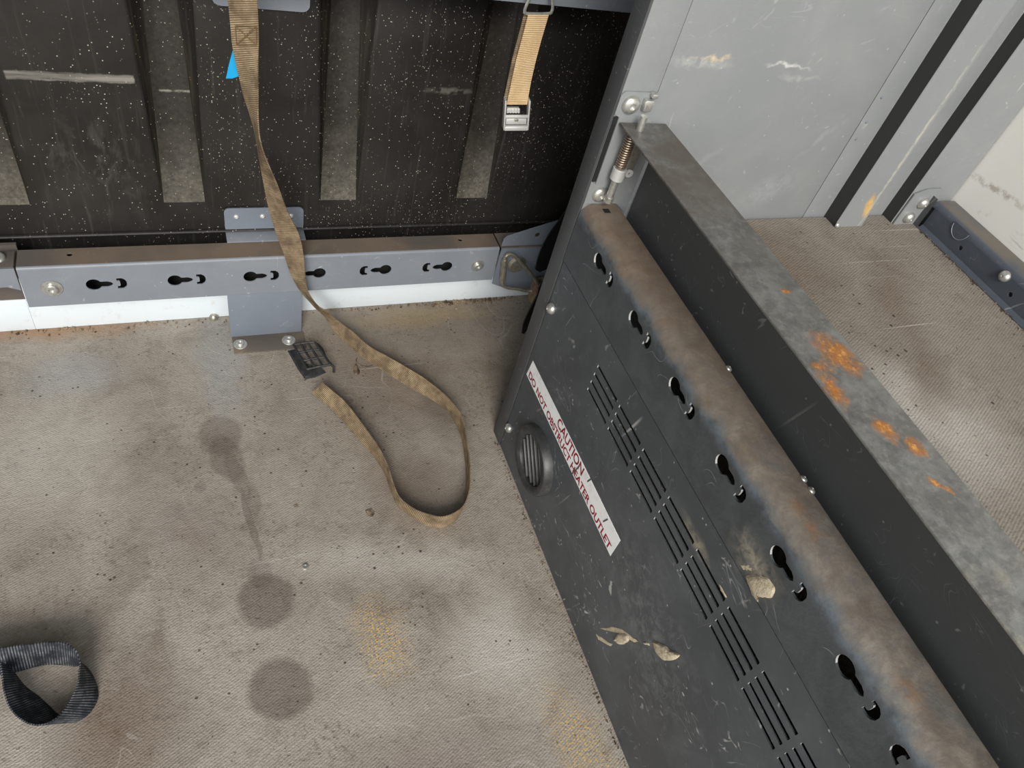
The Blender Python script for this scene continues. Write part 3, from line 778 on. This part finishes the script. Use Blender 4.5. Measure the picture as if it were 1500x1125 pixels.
prof2 = [(.9556, YE), (.9890, YE), (.9900, YE - .001), (.9900, .6525), (.9910, .6515), (XR - .002, .6515)]
obj('pressed_rib', vsweep(prof2, ZT - .004, 1.7), ['endpanel', 'ribflank'], su, 20)
obj('end_backing', box(.5015, XR - .002, YE + .004, YE + .03, .0, 1.7), 'charcoal', su)
fastener('rivet', 'rivet', (.8735, .6465, ZT + .004), (0, -1, .3), su, 'zinc', 1.0)
for z in (.60, .625, .66): fastener('rivet', 'rivet', (.842, YE, z), (0, -1, 0), su, 'plate', .45)
# --- tray and mat
obj('tray', box(.503, 1.0425, YN, YE, ZT - .012, ZT - .004), 'charcoal', su)
tm = obj('tray_mat', box(.526, 1.0415, YN, YE - .0040, ZT - .004, ZT), 'traymat', su, 0); tm['label'] = 'worn grey ribbed mat lining the tray'
obj('near_light_block', box(XP + .003, XR - .002, YN - .004, YN, 0, ZT), 'charcoal', su)  # unseen panel added to keep light from leaking in behind the slots
# --- rear lip along the white wall
prof = [(1.042, ZT - .004), (1.042, .508)] + [(1.050 - .008 * math.cos(a * PI / 8), .508 + .0085 * math.sin(a * PI / 8)) for a in range(1, 5)] + [(XR - .001, .5165)]
lip_face = plate([(YN, ZT - .003), (.6385, ZT - .003), (.6385, .509), (YN, .509)], [circ(.5655, .4915, .0035, 10)] + [circ(.5655 - .1022 * q, .4915, .0035, 10) for q in range(1, 6)], .002, YZ(1.043))
lip_top = sweep(prof[1:], 'y', YN, .6450)
lip_foot = sweep([(1.0335, ZT + .0010), (1.038, ZT + .0018), (1.0418, ZT + .006)], 'y', YN, .6385)
rl = obj('rear_lip', join(lip_face, lip_top, lip_foot), 'rearlip', su, 50); rl['label'] = 'slate lip with rolled top along the white wall'
for q in range(2):
    y = .583 - .27 * q
    cut = plate([(y + .0155 * math.cos(a), .5155 + .019 * math.sin(a)) for a in [PI + PI * i / 12 for i in range(13)]], [], .0006, YZ(1.0416))
    obj('punched_tab', cut, 'rearlip', rl)
    arcp = [(1.0412, y + .0158 * math.cos(a), .5155 + .0193 * math.sin(a)) for a in [PI * .62 + PI * 0 + PI * .9 * i / 12 + PI * .42 for i in range(13)]]
    obj('tab_edge', tube(arcp, .0007, 6), 'plate', rl)
for y in (.4863, .35, .20): fastener('dome', 'bolt', (1.0419, y, .505), (-1, 0, .15), rl, 'zinc', .95)
# end flange of the lip with its two bolts
ef = obj('lip_end_flange', join(plate([(.9915, ZT), (.9915, .5275), (1.013, .5360), (1.040, .5370), (1.040, ZT)], [], .002, XZ(.6490))), 'endpanel', su)
obj('lip_end_bend', sweep([(1.0335, ZT), (1.0335, .525)], 'y', .6385, .650), 'charcoal', su)
fastener('dome', 'bolt', (1.0205, .648, .5125), (0, -1, 0), ef, 'zinc', 1.05)
fastener('dome', 'bolt', (1.0125, .648, .4865), (0, -1, 0), ef, 'zinc', 1.05)
# --- retaining flap: web with forward-turned rusty top flange
fl = obj('retaining_flap', join(box(.521, .5232, YN, .6680, .4745, .617), box(.4615, .5240, YN, .6690, .6155, .6182, .0009), mats=[1, 0]), ['flap', 'flapweb'], su)
fl['label'] = 'retaining board with forward-turned weathered rust-spotted top flange'
# --- spring latch at the post
la = obj('latch_bracket', plate([(.4535, .5055), (.4995, .5045), (.5180, .490), (.5180, .602), (.500, .624), (.500, .6535), (.458, .6535), (.4535, .649), (.4535, .626), (.4605, .6225), (.4605, .5335), (.4535, .5375)], [], .0018, XZ(YE - .0026)), 'endpanel', su)
obj('latch_slot_shade', box(.4548, .4606, YE - .0020, YE - .0010, .536, .6225), 'inside', su)  # dark slab stands in for the shaded gap in the bracket
fastener('bolt', 'bolt', (.4695, YE - .0035, .6385), (0, -1, 0), la, 'zinc', 1.0)
fastener('bolt', 'bolt', (.4712, YE - .0035, .5190), (0, -1, 0), la, 'zinc', .95)
hel = [(.4756 + .0058 * math.cos(a), .657 + .0058 * math.sin(a), .566 + .048 * a / (2 * PI * 16)) for a in [2 * PI * 16 * i / 192 for i in range(193)]]
sp_ = obj('spring', tube(hel, .00105, 6), 'spring', la); sp_['label'] = 'bronze toned coil spring'
col_ = lathe([(0, 0), (.0078, 0), (.0086, .0008), (.0086, .0150), (.0078, .0158), (0, .0158)], 18); col_.transform(Matrix.Translation((.4765, .657, .5505)))
obj('collar', col_, 'cast', la)
obj('pin', tube([(.4762, .657, .522), (.4762, .657, .555)], .0046, 12), 'zinc', la)
obj('pin_head', tube([(.4770, .6585, .5185), (.4762, .657, .5265)], .0060, 8), 'zinc', la)
obj('pin', tube([(.4800, .6535, .6100), (.4800, .6535, .6350)], .0042, 12), 'zinc', la)
obj('keeper', box(.4835, .4945, .664, .6722, .634, .6475, .0015), 'zinc', la)
obj('keeper_clip', box(.4895, .4965, .664, .6722, .650, .6550, .001), 'zinc', la)
obj('spring_guide', box(.4855, .4975, .660, .662, .560, .606, .0006), 'oldzinc', la)
tabm = plate(circ(.4895, .5600, .0052, 14), [circ(.4895, .5600, .0016, 8)], .002, XZ(.655)); obj('eyelet', tabm, 'cast', la)
# --- heater outlet
ou = obj('air_outlet', None or lathe([(.0415, -.020), (.0405, .006), (.0415, .0105), (.0455, .0135), (.0500, .0150), (.0540, .0140), (.0565, .0100), (.0572, .0), (.0415, 0)], 40), 'outlet', su)
ou.data.transform(basis((0, 1, 0), (0, 0, 1), (-1, 0, 0), (XP + .001, oc[0], oc[1])))
bm = bmesh.new(); bm.from_mesh(ou.data); bmesh.ops.recalc_face_normals(bm, faces=bm.faces); bm.to_mesh(ou.data); bm.free()
ou['label'] = 'round black plastic heater outlet with bars'
for dy in (-.027, -.0135, 0, .0135, .027):
    h_ = math.sqrt(.0405 ** 2 - dy ** 2)
    g = box(-.0011, .0011, -.0040, .0040, -h_, h_, .0006)
    g.transform(Matrix.Translation((XP - .004, oc[0], oc[1])) @ Matrix.Rotation(math.radians(-45), 4, 'X') @ Matrix.Translation((0, dy, 0)) @ Matrix.Rotation(math.radians(84), 4, 'Z'))
    obj('grille_bar', g, 'outlet', ou)
duct = lathe([(.0415, 0), (.0415, .04), (0, .04)], 24); duct.transform(basis((0, 1, 0), (0, 0, 1), (1, 0, 0), (XP + .012, oc[0], oc[1]))); obj('duct', duct, 'inside', ou)
# --- warning label
L0, L1, Z0, Z1 = .6635, .3460, .1940, .2330
lab = plate([(L1, .1940), (.6660, .1930), (.6615, .2290), (L1, .2340)], [], .0004, YZ(XP + .0008)); wlb = obj('warning_label', lab, 'white', su, 0)
wlb['label'] = 'white sticker with dark red warning lettering'
def lettering(txt, size, y_mid, z_base, width, offs=.0003):
    cu = bpy.data.curves.new('text', 'FONT'); cu.body = txt; cu.size = size; cu.align_x = 'CENTER'; cu.offset = .00035
    ob = bpy.data.objects.new('text', cu); COL.objects.link(ob)
    dg = bpy.context.evaluated_depsgraph_get()
    me = bpy.data.meshes.new_from_object(ob.evaluated_get(dg)); bpy.data.objects.remove(ob)
    xs = [v.co.x for v in me.vertices]; w = max(xs) - min(xs); cx = (max(xs) + min(xs)) / 2
    hs = max(v.co.y for v in me.vertices)
    me.transform(Matrix.Diagonal((width / w, size / hs, 1, 1)) @ Matrix.Translation((-cx, 0, 0)))
    me.transform(basis((0, -1, 0), (0, 0, 1), (-1, 0, 0), (XP + .0005, y_mid, z_base)))
    return me
obj('lettering', lettering('CAUTION', .0165, .5050, .2135, .092), 'red', wlb, 0)
obj('lettering', lettering('DO NOT OBSTRUCT HEATER OUTLET', .0125, .5060, .1965, .306), 'red', wlb, 0)
for (y, z, l_, a) in ((.474, .207, .030, 1.1), (.442, .228, .012, 1.2), (.383, .222, .014, 1.2)):
    g = box(-.0001, .0001, -.0011, .0011, -l_ / 2, l_ / 2); g.transform(Matrix.Translation((XP + .0004, y, z)) @ Matrix.Rotation(a - PI / 2 + .7, 4, 'X'))
    obj('tear', g, 'cover', wlb, 0)
# --- clay smears stuck to the cover and rail
def smear(px, h, x=XP + .0010, nm='clay_smear'):
    pts = [on(a, b, 0, x) for a, b in px]
    out = [(p.y, p.z) for p in pts]
    den = []
    n = len(out)
    for i in range(n):
        a, b = out[i], out[(i + 1) % n]
        for s_ in (0, .33, .66):
            den.append((a[0] + (b[0] - a[0]) * s_ + random.uniform(-.0007, .0007), a[1] + (b[1] - a[1]) * s_ + random.uniform(-.0007, .0007)))
    return obj(nm, blob(den, h, basis((0, 1, 0), (0, 0, 1), (-1, 0, 0), (x, 0, 0))), 'clay', su, 60)
smear([(1092, 842), (1102, 840), (1115, 841), (1130, 848), (1137, 858), (1138, 868), (1132, 877), (1122, 876), (1112, 875), (1111, 882), (1103, 872), (1097, 856)], .0035)
smear([(1083, 824), (1095, 822), (1106, 828), (1107, 838), (1098, 838), (1090, 840), (1084, 832)], .0012)
smear([(957, 939), (966, 942), (975, 945), (984, 954), (991, 955), (997, 959), (994, 963), (983, 968), (974, 968), (965, 960), (959, 950)], .004)
smear([(905, 928), (914, 926), (922, 931), (922, 938), (915, 944), (906, 944), (899, 938)], .003)
smear([(1054, 856), (1058, 862), (1062, 870), (1065, 876), (1061, 872), (1056, 864)], .001)
smear([(943, 941), (950, 941), (952, 945), (944, 945)], .0015)
smear([(872, 928), (880, 932), (890, 940), (898, 944), (895, 947), (885, 942), (876, 936)], .0008)
smear([(878, 921), (895, 918), (912, 922), (925, 932), (936, 940), (930, 941), (918, 931), (905, 924), (890, 922)], .0007)

# ================================================================== STRAPS
WID = .0345
def pairs(lst, w):
    A = []; B = []
    for ax, ay, bx, by, ref in lst:
        far_ = False
        if isinstance(ref, tuple):
            kind, val = ref[0], ref[1]; far_ = len(ref) > 2
            a = on(ax, ay, 1, val) if kind == 'y' else on(ax, ay, 2, val)
        else: a = on(ax, ay, 2, .0015)
        A.append(a); B.append(at_dist(bx, by, a, w, far_))
    return A, B
tan = [
    (331, -40, 375, -40, ('y', .968)), (334, 0, 377, 0, ('y', .966)), (338, 42, 379, 40, ('y', .964)), (341, 70, 379, 68, ('y', .962)), (349, 107, 378, 103, ('y', .964)),
    (358, 143, 378, 142, ('y', .966)), (366, 167, 378, 175, ('y', .966)), (374, 197, 381, 205, ('y', .966)), (380, 233, 389, 231, ('y', .966)),
    (388, 277, 407, 273, ('y', .966)), (395, 310, 420, 307, ('y', .968)), (405, 343, 438, 343, ('y', .972)), (417, 375, 445, 375, ('y', .977)),
    (426, 401, 447, 403, ('y', .980)), (439, 425, 450, 424, ('y', .980)), (452, 440, 457, 437, ('y', .978)), (463, 452, 467, 449, ('y', .978)),
    (476, 464, 481, 457, ('y', .978)), (491, 487, 498, 472, ('z', .003)), (506, 501, 517, 486, ('z', .003)), (528, 521, 541, 507, ('z', .002)),
    (554, 538, 568, 522, ('z', .002)), (580, 555, 596, 538, ('z', .002)), (604, 570, 622, 554, ('z', .002)), (632, 585, 646, 573, ('z', .002)), (653, 600, 661, 588, ('z', .002)),
    (667, 619, 674, 605, None), (677, 645, 681, 625, None), (682, 680, 686, 657, None), (683, 708, 689, 688, None), (680, 735, 688, 715, None), (672, 756, 681, 738, None),
    (658, 769, 668, 750, None), (640, 773, 648, 757, None), (618, 766, 626, 753, None), (599, 754, 604, 744, None), (582, 739, 585, 728, None), (572, 716, 575, 705, None),
    (562, 690, 567, 680, None), (545, 665, 554, 654, None), (522, 639, 536, 628, None), (491, 605, 508, 591, ('z', .003)), (472, 588, 488, 573, ('z', .006)), (457, 575, 473, 560, ('z', .008))]
A, B = pairs(tan, WID)
st = thing('tan_strap', (A[0].x, A[0].y, 0), 'long dirty tan webbing strap hanging from the top and looping over the floor', 'strap')
tw = obj('webbing', ribbon(A, B, .0016, 6), 'tanweb', st)
# sewn patch and its thread
sa, sb = pairs([(340, 38, 379, 38, ('y', .9625)), (342, 66, 379, 66, ('y', .9605))], WID)
q = [sa[0].lerp(sb[0], .12), sa[0].lerp(sb[0], .90), sa[1].lerp(sb[1], .90), sa[1].lerp(sb[1], .12)]
out_ = Vector((0, -.0008, .0004))
obj('stitching', join(tube([p + out_ for p in q + [q[0]]], .0006, 5), tube([q[0] + out_, q[2] + out_], .0006, 5), tube([q[1] + out_, q[3] + out_], .0006, 5)), 'stitch', st)
tg = [on(a, b, 1, .9665) for a, b in ((341, 74), (336, 92), (331, 115), (340, 115), (349, 112), (349, 90))]
f_ = mesh([tuple(p) for p in tg] + [(p.x, p.y + .0008, p.z) for p in tg], [(0, 1, 2, 3, 4, 5), (11, 10, 9, 8, 7, 6)] + [(i, 6 + i, 6 + (i + 1) % 6, (i + 1) % 6) for i in range(6)])
o = obj('tag', f_, 'blue', st, 0); o['label'] = 'small bright blue tag peeking from behind the strap'

# cam buckle strap on the upper rail
cs = thing('buckle_strap', (.478, .962, .42), 'short clean tan strap with alloy cam buckle hanging from wire ring', 'strap')
A, B = pairs([(773.5, 22, 803.5, 22, ('y', .962, 1)), (765, 55, 794, 54, ('y', .959, 1)), (756, 88, 786, 84, ('y', .957, 1)), (749, 120, 778, 118, ('y', .956, 1)), (742, 153, 772, 153, ('y', .956, 1))], .0312)
obj('webbing', ribbon(A, B, .0016, 5), 'goldweb', cs)
A2 = [p + Vector((-.003, .007, 0)) for p in A]; B2 = [p + Vector((-.003, .007, 0)) for p in B]
obj('webbing', ribbon(A2, B2, .0016, 5), 'tanweb', cs)
w0 = (A[0] + B[0]) / 2; rx = (B[0] - A[0]).normalized(); rz_ = Vector((0, 0, 1))
P = lambda u, v, d=0: w0 + rx * u + rz_ * v + Vector((0, d, 0))
ringp = [P(-.0165, .0005, .003), P(-.0205, .004, .003), P(-.0205, .009, .003), P(-.017, .022, .004), P(-.012, .042, .006), P(-.006, .058, .008), P(.006, .058, .008), P(.012, .042, .006), P(.017, .022, .004), P(.0205, .009, .003), P(.0205, .004, .003), P(.0165, .0005, .003)]
obj('wire_ring', tube(catmull(ringp, 4, True), .0022, 8, True), 'zinc', cs)
bz = (A[-1] + B[-1]) / 2; ux = (B[-1] - A[-1]).normalized(); uz = ((A[-2] + B[-2]) / 2 - bz).normalized(); uz = (uz - ux * uz.dot(ux)).normalized(); uy = uz.cross(ux)
bk = obj('buckle', join(box(-.0195, -.0168, -.009, .009, -.037, .009, .0012, 3), box(.0168, .0195, -.009, .009, -.037, .009, .0012, 3),
                        box(-.018, .018, -.008, .006, -.038, -.031, .0012), box(-.0175, .0175, -.0085, -.004, -.0180, -.0135, .0006)), 'cast', cs)
bk['label'] = 'cast alloy cam buckle frame'
cam_ = obj('cam_lever', join(box(-.0158, .0158, -.0055, .003, -.0285, -.0195, .0008), box(-.0150, .004, -.003, .004, -.0120, -.0045, .0008),
                             *[box(-.0150 + .0042 * i, -.0122 + .0042 * i, -.0042, -.0028, -.0118, -.0048, .0004) for i in range(5)]), 'cast', cs)
pin_ = obj('cam_pin', join(box(-.003, .003, -.0072, -.0050, -.0232, -.0200, .0006)), 'oldzinc', cs)
for o in (bk, cam_, pin_): o.data.transform(basis(ux, uy, uz, bz))

# black webbing loop on the floor
blk = [(-70, 1000, -80, 962, None), (-30, 992, -40, 955, None), (0, 988, -10, 951, None), (24, 984, 15, 947, None), (49, 977, 41, 944, None), (71, 973, 66, 941, None), (96, 974, 92, 941, None),
       (111, 976, 110, 952, None), (122, 974, 117, 970, None), (132, 984, 116, 984, None), (140, 1001, 114, 1003, None), (143, 1019, 106, 1021, None), (137, 1036, 98, 1034, None),
       (122, 1052, 85, 1050, None), (102, 1058, 66, 1061, None), (86, 1048, 45, 1061, None), (69, 1032, 26, 1050, None), (54, 1019, 13, 1034, None), (37, 1006, 6, 1012, None), (24, 990, 3, 990, None), (15, 976, 0, 970, None)]
A, B = pairs(blk, .046)
solo('black_strap', ribbon(A, B, .0018, 6), 'blackweb', 'black webbing strap curled into a loop on the floor', 'strap')

# ================================================================== SMALL THINGS ON THE FLOOR
g0 = on(457, 528, 2, .0)
gt = thing('plastic_grid', (g0.x, g0.y, 0), 'small broken black plastic grid beside the foot bracket', 'debris')
c00, c10, c11, c01 = on(430, 505, 2, .016), on(461, 501, 2, .024), on(484, 534, 2, .020), on(450, 541, 2, .012)
def bil(u, v): return c00.lerp(c10, u).lerp(c01.lerp(c11, u), v)
for i in range(4):
    u = i / 3
    obj('bar', tube([bil(u if i < 3 else 1.0, 0), bil(u, .5) + Vector((0, 0, .001)), bil(u, 1)], .0024, 6), 'blackplastic', gt)
for i in range(4):
    v = i / 3
    obj('bar', tube([bil(0, v), bil(.5, v) + Vector((0, 0, .001)), bil(1, v)], .0022, 6), 'blackplastic', gt)
obj('bar', tube([bil(1, 0) + Vector((.004, 0, -.004)), bil(1.25, .15) + Vector((0, 0, -.010)), bil(1.2, .4) + Vector((0, 0, -.014))], .002, 6), 'blackplastic', gt)
obj('clip_leg', tube([bil(1, .9), bil(1.15, 1.0) + Vector((0, 0, -.008)), bil(1.1, 1.1) + Vector((0, 0, -.016))], .0022, 6), 'blackplastic', gt)
fl_px = [(421, 514), (431, 512), (444, 530), (454, 545), (472, 541), (478, 546), (462, 553), (447, 556), (436, 541)]
pts = [on(a, b, 2, .0) for a, b in fl_px]
obj('torn_pad', blob([(p.x, p.y) for p in pts], .006, XY(.0004), .5), 'blackplastic', gt)
def chip(name, px, h, mat, label, cat):
    pts = [on(a, b, 2, 0) for a, b in px]
    return solo(name, blob([(p.x, p.y) for p in pts], h, XY(.0002), .4), mat, label, cat, None, 0)
chip('leaf_fragment', [(517, 543), (521, 533), (527, 544), (526, 549), (520, 549)], .005, 'grit', 'tiny brown leaf fragment between the tan strap strands', 'debris')
twig = [on(a, b, 2, .002) for a, b in ((523, 524), (522, 530), (530, 536), (540, 537), (546, 535))]
solo('thread_end', tube(catmull(twig, 4), .0006, 5), 'grit', 'thin dark loose thread lying beside the tan strap', 'thread')
sc_ = on(447, 831, 2, 0)
me = lathe([(.0045, 0), (.0050, .0012), (.0040, .0030), (.0022, .0032), (.0020, .0022), (0, .0022)], 14); me.transform(Matrix.Translation((sc_.x, sc_.y, 0)))
solo('screw_head', me, 'zinc', 'small steel screw head sunk in the open floor', 'screw')
hx = on(313, 464, 2, 0)
me = join(lathe([(.0075, 0), (.008, .002), (.007, .006), (.004, .009), (0, .009)], 8)); me.transform(Matrix.Translation((hx.x, hx.y - .004, 0)))
solo('floor_bolt', me, 'oldzinc', 'worn floor bolt beside the foot bracket at the white sill', 'bolt')
chip('wood_chip', [(535, 748), (544, 746), (549, 752), (546, 757), (538, 756)], .004, 'grit', 'brown crumb on the floor left of the strap loop', 'debris')
chip('wood_chip', [(430, 760 + -20), (436, 739), (437, 742), (431, 743)], .002, 'grit', 'thin dark splinter on the open floor', 'debris')
# grit along the sill and at the foot of the shelf unit: too much to count
def grit(spots):
    v = []; f = []
    for x, y, z, s_ in spots:
        n = len(v); R3 = Euler((random.random() * 6, random.random() * 6, random.random() * 6)).to_matrix()
        sx_ = (s_ * random.uniform(.6, 1.5), s_ * random.uniform(.5, 1), s_ * random.uniform(.4, .8))
        for q in ((1, 0, 0), (-1, 0, 0), (0, 1, 0), (0, -1, 0), (0, 0, 1), (0, 0, -1)):
            p = R3 @ Vector((q[0] * sx_[0], q[1] * sx_[1], q[2] * sx_[2])); v.append((x + p.x, y + p.y, z + s_ * .35 + p.z))
        f += [tuple(n + i for i in q) for q in ((0, 2, 4), (2, 1, 4), (1, 3, 4), (3, 0, 4), (2, 0, 5), (1, 2, 5), (3, 1, 5), (0, 3, 5))]
    return mesh(v, f)
sp_ = []
for i in range(420):
    x = random.choice([random.uniform(-.33, .62), random.gauss(.47, .06), random.gauss(.50, .05)])
    sp_.append((x, 1.040 - abs(random.gauss(0, .007)), 0, random.uniform(.0012, .0036)))
for i in range(260): sp_.append((.4500 - abs(random.gauss(0, .0035)), random.uniform(-.05, .68), 0, random.uniform(.0008, .0022)))
for i in range(900): sp_.append((random.uniform(-.35, .44), random.uniform(.1, 1.03), 0, random.uniform(.0004, .0012)))
for i in range(260): sp_.append((random.gauss(.18, .022), random.gauss(.385, .04), 0, random.uniform(.0004, .0010)))
for i in range(260): sp_.append((random.gauss(.30, .10), random.gauss(.93, .06), 0, random.uniform(.0005, .0015)))
o = solo('loose_grit', grit(sp_), 'grit', 'loose brown grit and sawdust scattered over the van floor', 'grit', None, 0); o['kind'] = 'stuff'
sp_ = [(1.036 - abs(random.gauss(0, .004)), random.uniform(.1, .63), ZT, random.uniform(.0007, .0020)) for i in range(330)]
sp_ += [(random.uniform(.54, 1.03), random.uniform(.05, .66), ZT, random.uniform(.0004, .0011)) for i in range(380)]
o = solo('loose_grit', grit(sp_), 'grit', 'loose grit on the tray mat along the rear lip', 'grit', None, 0); o['kind'] = 'stuff'
bpy.context.view_layer.update()
